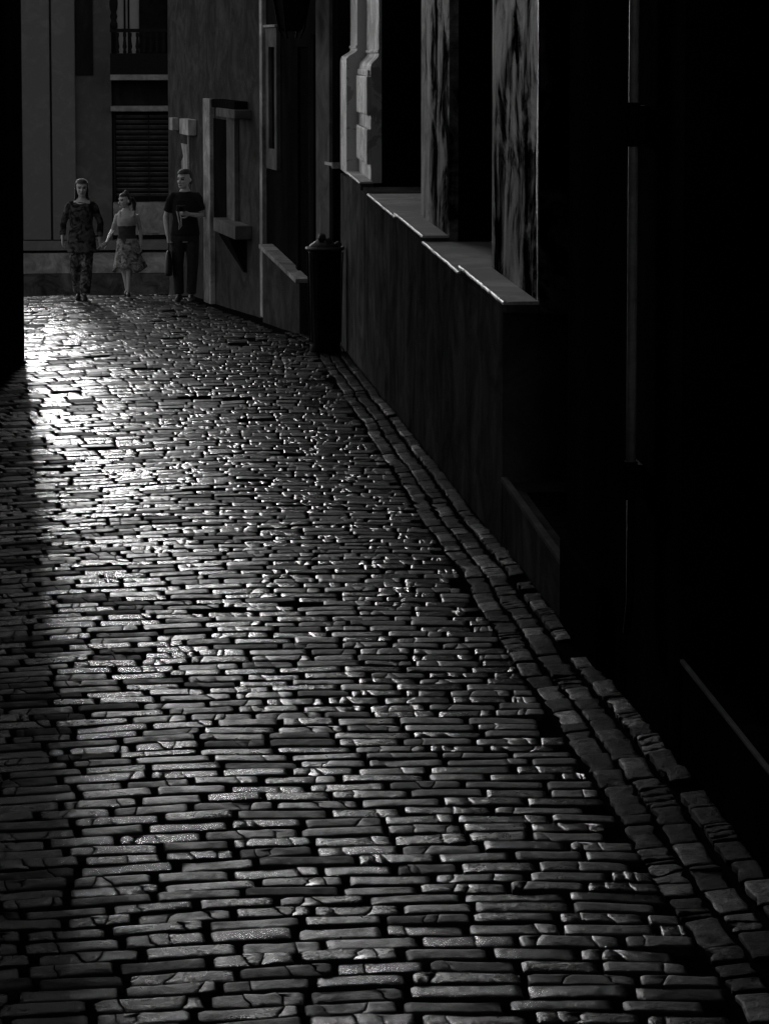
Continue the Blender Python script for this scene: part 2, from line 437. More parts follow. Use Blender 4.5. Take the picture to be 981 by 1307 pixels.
for z0, z1 in ((LZ + 0.16, 1.045), (1.16, 1.50)):    # raised blocks on the pilaster
    hp(MB().box(1.44, 1.474, Y_C0 + 0.01, Y_C1 - 0.16, z0, z1), 'raised_block', M['mould'], bevel=0.012)
hp(MB().box(1.455, 1.475, Y_C0 + 0.1, Y_C1 - 0.1, 1.505, 1.555), 'raised_block', M['mould'], bevel=0.006)
# ledges: one under each pier, a lower and deeper sill in each bay
def sill(x1, y0, y1, z, name='sill'):
    o = hp(MB().box(XB - 0.002, x1, y0, y1, z - 0.012, z), name, M['ledge'], bevel=0.003)
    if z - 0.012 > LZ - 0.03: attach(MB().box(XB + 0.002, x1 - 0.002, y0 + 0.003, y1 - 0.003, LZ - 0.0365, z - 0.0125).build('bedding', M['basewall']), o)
    rg = random.Random(int(y0 * 100)); n = max(6, int((y1 - y0) / 0.05)); v = []; f = []      # worn edge strip, edge light put into its pale colour, uneven along its length
    for i in range(n + 1):
        yy = y0 + (y1 - y0) * i / n; e = rg.uniform(0.003, 0.011); d = rg.uniform(0.004, 0.012)
        v += [(XB - 0.004 - d, yy, z - 0.012), (XB - 0.004 - d, yy, z - 0.003), (XB - 0.004 - d * .3, yy, z + 0.003), (XB + e, yy, z + 0.003), (XB + e, yy, z - 0.012)]
    for i in range(n):
        for k in range(5): f.append((i * 5 + k, i * 5 + (k + 1) % 5, i * 5 + 5 + (k + 1) % 5, i * 5 + 5 + k))
    f += [(0, 1, 2, 3, 4), tuple(n * 5 + k for k in (4, 3, 2, 1, 0))]
    ns = MB().add(v, f).box(XB + 0.012, x1 - 0.002, y0 - 0.006, y0 + 0.004, z - 0.012, z + 0.003).build('lit_nosing', M['lit_nosing']); attach(ns, o)
    return o
sill(XP - 0.002, Y_A0 - 0.03, yx(587, XB, 343), LZ + 0.012)
sill(1.86, yx(587, XB, 343) + 0.004, yx(541, XB, 305), LZ - 0.022)
sill(XP - 0.002, yx(541, XB, 300) + 0.004, yx(505, XB, 270), LZ + 0.012)
sill(1.86, yx(505, XB, 270) + 0.004, yx(470, XB, 240), LZ - 0.012)
sill(1.47, yx(460, XB, 232), Y_C1 - 0.003, LZ + 0.03)
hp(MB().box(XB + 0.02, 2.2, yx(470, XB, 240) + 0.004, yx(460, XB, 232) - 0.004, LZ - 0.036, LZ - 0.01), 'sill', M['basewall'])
# bays: dark lining put in for the jamb's shade, and closed shutters, each with its boards
def bay(y0, y1):
    fr = MB()
    fr.box(1.57, 2.0, y1 - 0.045, y1 - 0.002, LZ - 0.02, 3.2).box(1.57, 2.0, y0 + 0.002, y0 + 0.045, LZ - 0.02, 3.2)
    fr.box(1.57, 2.0, y0 + 0.046, y1 - 0.046, 3.15, 3.2)
    hp(fr, 'jamb_shade_lining', M['timber'], bevel=0.004)
    sh = hp(MB().box(1.905, 1.93, y0 + 0.046, y1 - 0.046, LZ - 0.02, 3.149), 'shutter', M['timber'])
    n = 6; q = (y1 - y0 - 0.1) / n
    for i in range(n):
        o = MB().box(1.875, 1.903, y0 + 0.05 + i * q, y0 + 0.05 + (i + 1) * q - 0.012, LZ - 0.02, 3.14).build('board', M['timber'], bevel=0.004)
        attach(o, sh)
    wall_piece('lintel', XP + 0.003, 2.2, y0 + 0.001, y1 - 0.001, 3.202, TOP - 0.002, M['pier'])
bay(Y_A1, Y_B0); bay(Y_B1, Y_C0)
# doorways and the wall between them
FL1 = -0.24; FL2 = -0.035
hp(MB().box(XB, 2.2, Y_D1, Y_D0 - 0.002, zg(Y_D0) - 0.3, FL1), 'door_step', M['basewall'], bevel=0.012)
stp = MB(); stp.box(XB - 0.008, XB + 0.022, Y_D1 + 0.004, Y_D0 - 0.01, FL1 + 0.001, FL1 + 0.022)
hp(stp, 'threshold', M['frame'], bevel=0.004)
q = 0.13
for i in range(12):                                   # worn tiles on the floor of the porch
    a = Y_D1 + 0.01 + i * q
    if a + q < Y_D0: hp(MB().box(XB + 0.07, 1.66, a, a + q - 0.008, FL1 - 0.02, FL1 + 0.006), 'tile', M['narrow'], bevel=0.003)
def door(y0, y1, z0, x):
    d = hp(MB().box(x, x + 0.06, y0, y1, z0, z0 + 2.6), 'door', M['timber'], bevel=0.004)
    cw = (y1 - y0) / 2
    for i in range(2):
        for (a, b) in ((0.15, 0.95), (1.1, 2.4)):
            o = MB().box(x - 0.018, x - 0.001, y0 + i * cw + 0.1, y0 + (i + 1) * cw - 0.1, z0 + a, z0 + b).build('panel', M['timber'], bevel=0.012)
            attach(o, d)
    k = MB().tube([(x - 0.06, y0 + cw - 0.06, z0 + 1.02), (x, y0 + cw - 0.06, z0 + 1.02)], [0.022, 0.012]).build('handle', M['metal'], smooth=True)
    attach(k, d)
    wall_piece('lintel', XB + 0.004, 2.2, y0 + 0.001, y1 - 0.001, z0 + 2.61, TOP - 0.003, M['blackwall'])
door(Y_D1, Y_D0, FL1 + 0.008, 1.67)
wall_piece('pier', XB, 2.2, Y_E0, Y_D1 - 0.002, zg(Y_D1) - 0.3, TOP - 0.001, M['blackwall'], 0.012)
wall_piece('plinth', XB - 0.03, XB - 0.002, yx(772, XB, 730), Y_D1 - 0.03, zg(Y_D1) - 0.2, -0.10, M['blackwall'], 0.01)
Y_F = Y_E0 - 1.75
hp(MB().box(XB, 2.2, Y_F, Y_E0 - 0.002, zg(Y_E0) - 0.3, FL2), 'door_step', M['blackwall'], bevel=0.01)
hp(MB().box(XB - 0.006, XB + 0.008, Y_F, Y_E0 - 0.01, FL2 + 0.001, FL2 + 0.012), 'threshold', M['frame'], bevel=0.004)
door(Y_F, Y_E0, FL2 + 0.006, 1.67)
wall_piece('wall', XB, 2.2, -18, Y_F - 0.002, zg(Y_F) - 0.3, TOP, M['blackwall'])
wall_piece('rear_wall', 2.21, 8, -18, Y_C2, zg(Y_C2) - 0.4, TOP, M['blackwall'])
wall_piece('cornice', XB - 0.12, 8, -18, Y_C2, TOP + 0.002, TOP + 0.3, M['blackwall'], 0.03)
# rain pipe on the wall between the doors
yp = yx(808, 1.325, 300)
dp = hp(MB().tube([(1.322, yp, TOP - 0.1), (1.322, yp, 0.62), (1.322, yp, 0.42)], [0.0155, 0.0155, 0.0155], 16), 'downpipe', M['metal'], smooth=True)
def sub(mb, name, mat, par, **k):
    o = mb.build(name, mat, None, **k); return attach(o, par)
for py0, py1 in ((128, 182), (570, 617)):
    za, zb = on_x(800, py1, XB).z, on_x(800, py0, XB).z
    b = MB().tube([(1.322, yp, za), (1.322, yp, zb)], 0.021, 16)
    b.box(1.337, 1.357, yp - 0.01, yp + 0.13, za + 0.01, zb - 0.01)
    for i in range(4): b.tube([(1.33, yp + 0.05 + 0.04 * (i % 2), za + (zb - za) * (0.2 + 0.2 * i)), (1.337, yp + 0.05 + 0.04 * (i % 2), za + (zb - za) * (0.2 + 0.2 * i))], [0.006, 0.008], 8)
    sub(b, 'bracket', M['iron'], dp)
sub(MB().tube([(1.322, yp, 0.419), (1.322, yp, 0.0), (1.312, yp, -0.1)], 0.012, 12), 'lower_pipe', M['iron'], dp, smooth=True)

# ------------------------------------------------------------------ left-hand building, a black corner
lc = ground(32, 456)
lb = thing('corner_building', 'black unlit building whose corner edges the left side of the street', 'building', (lc.x, lc.y - 6, zg(15)))
def lp(mb, name, mat, **k):
    o = mb.build(name, mat, None, **k); return attach(o, lb)
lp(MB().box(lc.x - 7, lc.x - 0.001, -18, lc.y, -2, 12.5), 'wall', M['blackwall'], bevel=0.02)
lp(MB().box(lc.x - 7.1, lc.x + 0.15, -18.1, lc.y + 0.1, 12.503, 12.8), 'cornice', M['blackwall'], bevel=0.03)
for yy in (3, 7.5, 12, 16.5):
    lp(MB().box(lc.x - 0.05, lc.x + 0.02, yy, yy + 1.2, 0.6, 2.6), 'shutter', M['timber'], bevel=0.01)

# ------------------------------------------------------------------ the two houses where the street bends
G1, G2 = ground(333, 405), ground(270, 385)
U = Vector((G2.x - G1.x, G2.y - G1.y, 0)).normalized(); N = Vector((-U.y, U.x, 0))
if N.x > 0: N = -N
def frame_at(o):  # local x along the wall (away), y out of the wall, z up
    return Matrix(((U.x, N.x, 0, o.x), (U.y, N.y, 0, o.y), (0, 0, 1, 0), (0, 0, 0, 1)))
FM = frame_at(G1)
def u_at(px, py=250, n=0.0):                       # where the wall stands in line with that bearing
    d = ray(px, py); o = Vector((G1.x, G1.y, 0)) + N * n
    # CAM + t d = o + u U  (plan)
    det = d.x * (-U.y) + U.x * d.y
    t = ((o.x) * (-U.y) + U.x * (o.y)) / det
    P = Vector((d.x * t, d.y * t, 0)); return (P - o).dot(U), CAM.z + d.z * t
def z_at(px, py, n=0.0): return u_at(px, py, n)[1]
nh = thing('narrow_house', 'narrow dark house at the bend with a slim framed window above sloping plinth', 'house', (G1.x, G1.y, zg(G1.y)))
rh = thing('grey_house', 'grey rendered house front at the bend behind the man', 'house', (G2.x, G2.y, zg(G2.y)))
def fp(root, mb, name, mat, **k):
    o = mb.build(name, mat, None, **k); return attach(o, root)
u0 = -5.2
un = u_at(432)[0]
fp(nh, MB().box(un, -0.03, -5, 0, -3, 10.2, FM), 'wall', M['narrow'])
fp(nh, MB().box(un, -0.03, -5, 0.1, 10.202, 10.4, FM), 'cornice', M['narrow'], bevel=0.02)
def fbox(root, name, pxa, pxb, pya, pyb, n0, n1, mat, bevel=0.006, zref=None):
    ua = u_at(pxa, 200, n1)[0]; ub = u_at(pxb, 200, n1)[0]
    if ua > ub: ua, ub = ub, ua
    pm = (pxa + pxb) / 2
    return fp(root, MB().box(ua, ub, n0, n1, z_at(pm, pyb, n1), z_at(pm, pya, n1), FM), name, mat, bevel=bevel)
# corner strip, slim window, doorway, flat pilaster and pipe
fbox(nh, 'corner_strip', 331.3, 334.5, -420, 404, -0.05, 0.05, M['trim'])
wf = MB()
ua, ub = u_at(339.5, 200, 0.05)[0], u_at(353, 200, 0.05)[0]
za, zb = z_at(346, 216, 0.05), z_at(346, 35, 0.05); zi0, zi1 = z_at(346, 190, 0.05), z_at(346, 60, 0.05)
wn = fp(nh, MB().box(ub, ub + 0.12, 0.002, 0.05, za, zb, FM).box(ua - 0.16, ua, 0.002, 0.05, za, zb, FM).box(ub + 0.121, ua - 0.161, 0.002, 0.05, za, zi0, FM).box(ub + 0.121, ua - 0.161, 0.002, 0.05, zi1, zb, FM), 'window', M['frame'], bevel=0.004)
def subf(par, root, mb, name, mat, **k):
    o = mb.build(name, mat, None, **k); return attach(o, par)
subf(wn, nh, MB().box(ub + 0.122, ua - 0.162, 0.003, 0.012, zi0 + 0.001, zi1 - 0.001, FM), 'shutter', M['timber'])
subf(wn, nh, MB().box(ub - 0.02, ua + 0.02, 0.003, 0.075, zb + 0.001, zb + 0.03, FM), 'hood', M['trim'], bevel=0.005)
ua, ub = u_at(377, 200, 0.04)[0], u_at(400, 200, 0.04)[0]
zt = z_at(385, 44, 0.04); zi = z_at(385, 60, 0.04)
dr = fp(nh, MB().box(ub, ub + 0.26, 0.002, 0.04, -1.2, zt, FM).box(ua - 0.12, ua, 0.002, 0.04, -1.2, zt, FM).box(ub + 0.261, ua - 0.121, 0.002, 0.04, zi, zt, FM), 'door_frame', M['narrow'], bevel=0.004)
subf(dr, nh, MB().box(ub + 0.262, ua - 0.122, 0.003, 0.014, -1.2, zi - 0.001, FM), 'door', M['timber'])
fbox(nh, 'pilaster', 403, 420, -420, 330, 0.001, 0.07, M['frame'])
ud, _ = u_at(427, 200, 0.1)
pp = fp(nh, MB().tube([(ud, 0.09, 5.0), (ud, 0.09, -1.0)], 0.03, 12, FM), 'downpipe', M['narrow'], smooth=True)
zc = z_at(427, 211, 0.1)
subf(pp, nh, MB().tube([(ud, 0.09, zc - 0.03), (ud, 0.09, zc + 0.03)], 0.042, 12, FM).box(ud, ud + 0.5, 0.05, 0.09, zc - 0.015, zc + 0.015, FM), 'collar', M['metal'])
# sloping plinth
ua, ub = u_at(335, 317, 0.12)[0], u_at(382, 362, 0.12)[0]
za, zb = z_at(335, 317, 0.12), z_at(382, 362, 0.12)
pl = MB(); vs = []
for n in (0.002, 0.12):
    for u, z in ((ub, -2.4), (ua, -2.4), (ua, za), (ub, zb)): vs.append(FM @ Vector((u, n, z)))
pl.add(vs, [(0, 1, 2, 3), (7, 6, 5, 4), (0, 4, 5, 1), (1, 5, 6, 2), (2, 6, 7, 3), (3, 7, 4, 0)])
pln = fp(nh, pl, 'plinth', M['facade'], bevel=0.01)
cp = MB(); vs = []
for n in (0.0, 0.16):
    for u, z in ((ub, zb + 0.004), (ua, za + 0.004), (ua, za + 0.05), (ub, zb + 0.05)): vs.append(FM @ Vector((u, n + 0.002, z)))
cp.add(vs, [(0, 1, 2, 3), (7, 6, 5, 4), (0, 4, 5, 1), (1, 5, 6, 2), (2, 6, 7, 3), (3, 7, 4, 0)])
subf(pln, nh, cp, 'coping', M['trim'], bevel=0.006)

# grey house
u3 = u_at(215)[0]
fp(rh, MB().box(0.0, u3, -4, -0.002, -4, 10.0, FM), 'wall', M['facade'], bevel=0.02)
fp(rh, MB().box(0.0, u3 + 0.1, -4, 0.1, 10.002, 10.2, FM), 'cornice', M['facade'], bevel=0.02)
ua = u_at(268, 250, 0.07)[0]; ub = u_at(259.5, 250, 0.07)[0]
fp(rh, MB().box(ua, ub, 0.0, 0.07, -2.4, z_at(264, 126, 0.07), FM), 'pilaster', M['trim'], bevel=0.01)
wn = fbox(rh, 'window', 272, 289, 152, 283, 0.0, 0.02, M['narrow'])
def subbox(par, name, pxa, pxb, pya, pyb, n0, n1, mat, bevel=0.01):
    return attach(fbox(rh, name, pxa, pxb, pya, pyb, n0, n1, mat, bevel), par)
subbox(wn, 'jamb', 289, 299, 150, 284, 0.0, 0.06, M['frame'])
hd = subbox(wn, 'hood', 276, 299.5, 139, 150, 0.0, 0.20, M['frame'])
subbox(wn, 'hood_slab', 270, 299.5, 128, 138.6, 0.0, 0.16, M['narrow'])
subbox(wn, 'sill', 272, 299.5, 283, 300, 0.0, 0.20, M['frame'])
ub, ua = u_at(285, 300, 0.16)[0], u_at(298, 300, 0.16)[0]
z1, z0 = z_at(292, 301, 0.16), z_at(292, 345, 0.16)
vs = [FM @ Vector(q) for q in ((ua, 0, z1), (ub, 0, z1), (ub, 0.22, z1), (ua, 0.22, z1), (ua, 0, z0), (ua + 0.08, 0, z0), (ua + 0.08, 0.03, z0), (ua, 0.03, z0))]
o = fp(rh, MB().add(vs, [(0, 1, 2, 3), (7, 6, 5, 4), (0, 4, 5, 1), (1, 5, 6, 2), (2, 6, 7, 3), (3, 7, 4, 0)]), 'bracket', M['narrow']); attach(o, wn)

# pale meter box with its conduit near the corner
up = u_at(235, 165, 0.12)[0]
mbx = thing('meter_box', 'pale weathered meter box with conduit on the grey wall above the man', 'meter box', FM @ Vector((up, 0, z_at(235, 172, 0.1))))
def mp(mb, name, mat, **k):
    o = mb.build(name, mat, None, **k); return attach(o, mbx)
ua, ub = u_at(240, 165, 0.12)[0], u_at(229, 165, 0.12)[0]
mp(MB().box(ua, ub, 0.001, 0.12, z_at(235, 172, 0.12), z_at(235, 152, 0.12), FM), 'box', M['trim'], bevel=0.012)
ua, ub = u_at(220, 165, 0.1)[0], u_at(215.5, 165, 0.1)[0]
mp(MB().box(ua, ub, 0.001, 0.1, z_at(217, 166, 0.1), z_at(217, 150, 0.1), FM), 'lid', M['trim'], bevel=0.012)
ua = u_at(241.5, 200, 0.05)[0]
mp(MB().tube([(ua, 0.05, z_at(241, 248, 0.05)), (ua, 0.05, z_at(241, 156, 0.05))], 0.02, 10, FM), 'conduit', M['trim'], smooth=True)
ua, ub = u_at(239, 210, 0.012)[0], u_at(232.5, 210, 0.012)[0]
patch = []
rg = random.Random(5)
for i in range(9): patch.append((ub + rg.uniform(-.12, .1), z_at(236, 248 - i * 8, 0.012)))
for i in range(9): patch.append((ua + rg.uniform(-.03, .03), z_at(236, 184 + i * 8, 0.012)))
Px = FM @ Matrix(((1, 0, 0, 0), (0, 0, 1, 0), (0, 1, 0, 0), (0, 0, 0, 1)))
mp(MB().prism(patch, 0.001, 0.012, Px), 'patch', M['trim'])

# ------------------------------------------------------------------ house across the lower end
YE = 62.0
def E(px, py): 
    return on_y(px, 180, YE).x, on_y(150, py, YE).z
eh = thing('balcony_house', 'pale two storey house facing up the street with a balcony above a louvred window', 'house', (-2.5, YE, zg(62)))
def ebox(pxa, pxb, pya, pyb, d0, d1, name, mat, par=None, bevel=0.01):
    xa, z1 = E(pxa, pya); xb, z0 = E(pxb, pyb)
    o = MB().box(xa, xb, YE - d1, YE - d0, z0, z1).build(name, mat, None, bevel=bevel)
    return attach(o, par or eh)
ebox(20, 143, -330, 306, -6, 0, 'wall', M['endwall2'])
ebox(217.5, 420, -330, 306, -6, 0, 'wall', M['endwall2'])
ebox(143.2, 217.3, -330, 306, -6, -0.5, 'wall', M['endwall2'])
ebox(30, 65, -329, 305, 0.002, 0.22, 'pilaster', M['endwall'], bevel=0.03)
ebox(67.5, 97, -329, 305, 0.002, 0.22, 'pilaster', M['endwall'], bevel=0.03)
ebox(98, 120, -38, 96, 0.001, 0.05, 'shutter', M['narrow'])
ebox(20, 215, 306, 318, -0.5, 0.3, 'step', M['endwall'])
ebox(20, 215, 321.5, 347, -0.5, 0.35, 'plinth', M['plinth'])
ebox(20, 215, 347.4, 470, -0.5, 0.4, 'plinth', M['plinth2'])
ebox(215.5, 420, 306.5, 470, -0.5, 0.0, 'plinth', M['plinth2'])
ebox(20, 215, 318.4, 321.2, -0.5, 0.05, 'plinth_joint', M['timber'], bevel=0)
ebox(19, 425, -345, -330.5, -6, 0.4, 'cornice', M['endwall'])
attach(MB().box(-16, -5.2, 66, 72, -7, 2.5).box(-16.1, -5.1, 65.9, 72.1, 2.502, 2.7).build('added_sun_block', M['endwall2'], None, bevel=0.03), eh)  # unseen block added to keep the sun off the far paving
# balcony
bal = ebox(143, 216, 95, 102, -0.45, 0.9, 'balcony', M['frame'], bevel=0.02)
ebox(143.5, 216, 102.5, 134.5, -0.49, -0.2, 'dark_band', M['narrow'])  # dark band below the balcony slab
ebox(142, 216.5, 135, 142, -0.45, 0.25, 'ledge', M['frame'], bevel=0.02)
ebox(143.3, 149, -39, 94.5, -0.49, -0.3, 'door_frame', M['timber'])
ebox(179, 217, -39, 94.5, -0.49, -0.3, 'door', M['timber'])
win = ebox(149.5, 178.5, -38, 94, -0.49, -0.42, 'window', M['curtain'])
for px in (160, 165): ebox(px - 1.2, px + 1.2, -38, 94, -0.418, -0.38, 'glazing_bar', M['timber'], win)
ebox(143, 180, 37, 41.5, 0.72, 0.82, 'rail', M['iron'], bal)
ebox(143, 215, 68, 94.6, 0.74, 0.8, 'apron', M['iron'], bal)
for px in (152.5, 161.5, 168.5, 177.5, 186, 194, 202, 210):
    x, zt = E(px, 41.8); _, zb = E(px, 67.8)
    h = zt - zb
    prof = [(0, .045), (.1, .045), (.16, .03), (.3, .055), (.5, .04), (.75, .028), (.84, .045), (1, .04)]
    o = MB().ell([(zb + h * t, x, YE - 0.77, r, r) for t, r in prof], 10).build('baluster', M['iron'], None, smooth=True)
    attach(o, bal)
ebox(180.2, 215, 37, 41.5, 0.72, 0.82, 'rail', M['iron'], bal)
x, zb = E(148, 36.5)
prof = [(0, .1), (.12, .1), (.2, .06), (.3, .1), (.4, .06), (.5, .1), (.62, .11), (1.3, .07), (2.4, .06)]
o = MB().ell([(zb + t, x, YE - 0.77, r, r) for t, r in prof], 12).build('post', M['iron'], None, smooth=True)
attach(o, bal)
# louvred window below
lw = ebox(143.5, 217, 142.5, 258, -0.49, -0.3, 'window', M['timber'])
for px in (146, 190): ebox(px - 1.2 if px < 150 else px - .5, px + 1.2 if px < 150 else px + .5, 143, 257.5, -0.2, -0.12, 'mullion', M['narrow'], lw)
for i in range(16):
    y0 = 149 + i * 6.7
    xa, za = E(148, y0); xb, zb = E(216.5, y0)
    Mx = Matrix.Translation(((xa + xb) / 2, YE + 0.24, za)) @ Matrix.Rotation(R(-38), 4, 'X')
    o = MB().box(-(xb - xa) / 2, (xb - xa) / 2, -0.055, 0.055, -0.008, 0.008, Mx).build('slat', M['facade'], None)
    attach(o, lw)
ebox(144, 213.5, 258.5, 300, -0.3, 0.05, 'apron_panel', M['plinth'])
ebox(144, 213.5, 300.5, 305.6, -0.4, -0.1, 'recess', M['timber'], bevel=0)
ebox(187, 203, 294.5, 297.5, 0.06, 0.12, 'label_bar', M['frame'])

# ------------------------------------------------------------------ lantern and litter bin
def lathe(spec, n=20): 
    m = MB(); m.ell([(z, 0, 0, r, r) for z, r in spec], n); return m
ul = u_at(372, 20, 0.34)[0]; zl = z_at(372, 45, 0.34)
lt = thing('wall_lantern', 'black iron lantern on a bracket high on the narrow dark house', 'lantern', FM @ Vector((ul, 0.34, zl)))
HEX = 6
bd = MB(); bd.ell([(0.04, 0, 0, 0.09, 0.09), (0.07, 0, 0, 0.115, 0.115), (0.40, 0, 0, 0.175, 0.175)], HEX); bd.build('lamp_body', M['iron'], lt)
gl = MB(); gl.ell([(0.405, 0, 0, 0.215, 0.215), (0.44, 0, 0, 0.21, 0.21), (0.56, 0, 0, 0.10, 0.10), (0.60, 0, 0, 0.06, 0.06), (0.66, 0, 0, 0.07, 0.07), (0.72, 0, 0, 0.01, 0.01)], HEX); gl.build('roof', M['iron'], lt)
for i in range(HEX):
    a = 2 * math.pi * i / HEX
    MB().tube([(0.085 * math.cos(a), 0.085 * math.sin(a), -0.03), (0.125 * math.cos(a), 0.125 * math.sin(a), 0.06), (0.185 * math.cos(a), 0.185 * math.sin(a), 0.41)], [0.008, 0.012, 0.012], 6).build('bar', M['iron'], lt)
b = MB(); b.tube([(-0.06 * N.x, 0, 0.66)] and [tuple(-N * 0.33 + Vector((0, 0, 0.5))), tuple(-N * 0.28 + Vector((0, 0, 0.78))), tuple(-N * 0.12 + Vector((0, 0, 0.88))), (0, 0, 0.8), (0, 0, 0.7)], 0.015, 8); b.build('bracket', M['iron'], lt, smooth=True)

bp = ground(415, 449); bp.x = min(bp.x, 1.175)
bn = thing('litter_bin', 'black round litter bin with rubbish on top by the right wall at bend', 'litter bin', (bp.x, bp.y, zg(bp.y) - 0.01))
lathe([(0, .135), (.02, .145), (.06, .14), (.08, .125), (.9, .15), (.97, .155)], 24).build('body', M['iron'], bn, smooth=True)
rim = MB(); n = 28
rim.loft([[Vector((.168 * math.cos(6.2832 * i / n) + .016 * math.cos(t) * math.cos(6.2832 * i / n), .168 * math.sin(6.2832 * i / n) + .016 * math.cos(t) * math.sin(6.2832 * i / n), .985 + .018 * math.sin(t))) for i in range(n)] for t in [k * math.pi / 4 for k in range(9)]], cap=False)
rim.build('rim', M['leather'], bn, smooth=True)
for i in range(12):
    a = 2 * math.pi * i / 12
    MB().tube([(0.143 * math.cos(a), 0.143 * math.sin(a), 0.1), (0.165 * math.cos(a), 0.165 * math.sin(a), 0.95)], 0.007, 6).build('rib', M['iron'], bn)
rg = random.Random(3)
def blob(c, r, seed, sq=(1, 1, 1)):
    m = MB(); n = 12; rr = []
    for k in range(1, 8):
        th = math.pi * k / 8
        rr.append([])
        for i in range(n):
            d = Vector((math.sin(th) * math.cos(6.2832 * i / n), math.sin(th) * math.sin(6.2832 * i / n), math.cos(th)))
            q = r * (1 + 0.35 * noise.noise(d * 1.7 + Vector((seed, 0, 0))))
            rr[-1].append(Vector((c[0] + d.x * q * sq[0], c[1] + d.y * q * sq[1], c[2] + d.z * q * sq[2])))
    return m.loft(rr)
bag = blob((-0.02, 0, 0.99), 0.13, 4, (1, 1, .55)).build('bin_bag', M['leather'], bn, smooth=True)
for i, (c, r) in enumerate((((-0.03, -0.03, 1.09), 0.04), ((0.03, -0.05, 1.055), 0.036), ((0.12, -0.03, 1.02), 0.035))):
    tag(blob((bp.x + c[0], bp.y + c[1], zg(bp.y) - 0.01 + c[2]), r, 9 + i).build('crumpled_rubbish', M['leather'], None, smooth=True),
        ('crumpled dark scrap standing highest in the litter bin', 'small dark scrap just right of the highest one in the litter bin', 'dark scrap at the right rim of the litter bin')[i], 'rubbish', 'rubbish on the litter bin')

# ------------------------------------------------------------------ people
def finish(mb, name, mats, parent, voxel, smooth=4, paint=None):
    me = mb.mesh(name); o = bpy.data.objects.new(name, me); COL.objects.link(o)
    r = o.modifiers.new('r', 'REMESH'); r.mode = 'VOXEL'; r.voxel_size = voxel
    s = o.modifiers.new('s', 'SMOOTH'); s.factor = 0.5; s.iterations = smooth
    dg = bpy.context.evaluated_depsgraph_get()
    m2 = bpy.data.meshes.new_from_object(o.evaluated_get(dg))
    o.modifiers.clear(); o.data = m2; bpy.data.meshes.remove(me); m2.name = name
    m2.materials.clear()
    for q in mats: m2.materials.append(q)
    m2.polygons.foreach_set('use_smooth', [True] * len(m2.polygons))
    m2.polygons.foreach_set('material_index', [paint(p.center) if paint else 0 for p in m2.polygons])
    m2.update(); o.parent = parent; return o

HEADR = [(0.0, .022, -.082, -.045), (.012, .038, -.092, -.02), (.03, .05, -.096, .02), (.055, .060, -.096, .055), (.085, .067, -.096, .078), (.115, .071, -.092, .09), (.145, .0735, -.097, .096), (.175, .069, -.088, .09), (.198, .056, -.068, .07), (.214, .036, -.042, .044), (.221, .014, -.016, .018)]
def head(mb, HM):
    n = 22; rr = []
    for z, hw, yf, yb in HEADR:
        c = (yf + yb) / 2; ry = (yb - yf) / 2
        rr.append([HM @ Vector((hw * math.cos(6.2832 * i / n), c + ry * math.sin(6.2832 * i / n), z)) for i in range(n)])
    mb.loft(rr)
    mb.tube([(0, -.088, .118), (0, -.105, .095), (0, -.118, .074), (0, -.098, .064)], [.008, .010, .0145, .010], 8, HM)   # nose
    for s in (-1, 1):
        mb.tube([(s * .074, .012, .075), (s * .082, .018, .10), (s * .078, .012, .125)], [.008, .014, .009], 8, HM)         # ears
        mb.tube([(s * .012, -.096, .132), (s * .045, -.085, .134)], .009, 8, HM)                                           # brow
        mb.tube([(s * .045, -.07, .085), (s * .03, -.084, .08)], .015, 8, HM)                                              # cheek
    mb.tube([(-.022, -.088, .041), (0, -.098, .042), (.022, -.088, .041)], [.005, .010, .005], 8, HM)
    mb.tube([(0, -.088, .012), (0, -.09, .016)], .014, 8, HM)
def hand(mb, wrist, d, palm_n, side, k, curl):
    """palm, four unequal fingers that curl towards palm_n and a thumb on the side 'side'"""
    d = d.normalized(); pn = (palm_n - d * palm_n.dot(d)).normalized(); wv = d.cross(pn) * side
    rr = []
    for t, hw, th in ((-.01, .022, .017), (.02, .030, .017), (.05, .038, .016), (.085, .040, .014), (.095, .036, .011)):
        c = wrist + d * t * k
        rr.append([c + wv * (hw * k * math.cos(6.2832 * i / 14)) + pn * (th * k * math.sin(6.2832 * i / 14)) for i in range(14)])
    mb.loft(rr)
    for j, (off, L) in enumerate(((.030, .070), (.010, .080), (-.010, .074), (-.029, .058))):
        p = wrist + d * .088 * k + wv * off * k; pts = [p]; a = curl * (0.6 + 0.12 * j)
        for q in (0.45, 0.32, 0.23):
            v = d * math.cos(a) + pn * math.sin(a); p = p + v * L * q * k; pts.append(p); a += curl * 0.8
        mb.tube(pts, [.0095 * k, .009 * k, .0085 * k, .0075 * k], 8)
    p = wrist + d * .022 * k + wv * .026 * k
    v = (d * 0.6 + wv * 0.75 + pn * 0.25).normalized(); p2 = p + v * .042 * k; v2 = (d * 0.85 + wv * 0.3 + pn * 0.5 * curl).normalized()
    p3 = p2 + v2 * .030 * k; p4 = p3 + (v2 * 0.9 + pn * 0.3).normalized() * .024 * k
    mb.tube([p, p2, p3, p4], [.013 * k, .0115 * k, .0105 * k, .0085 * k], 8)

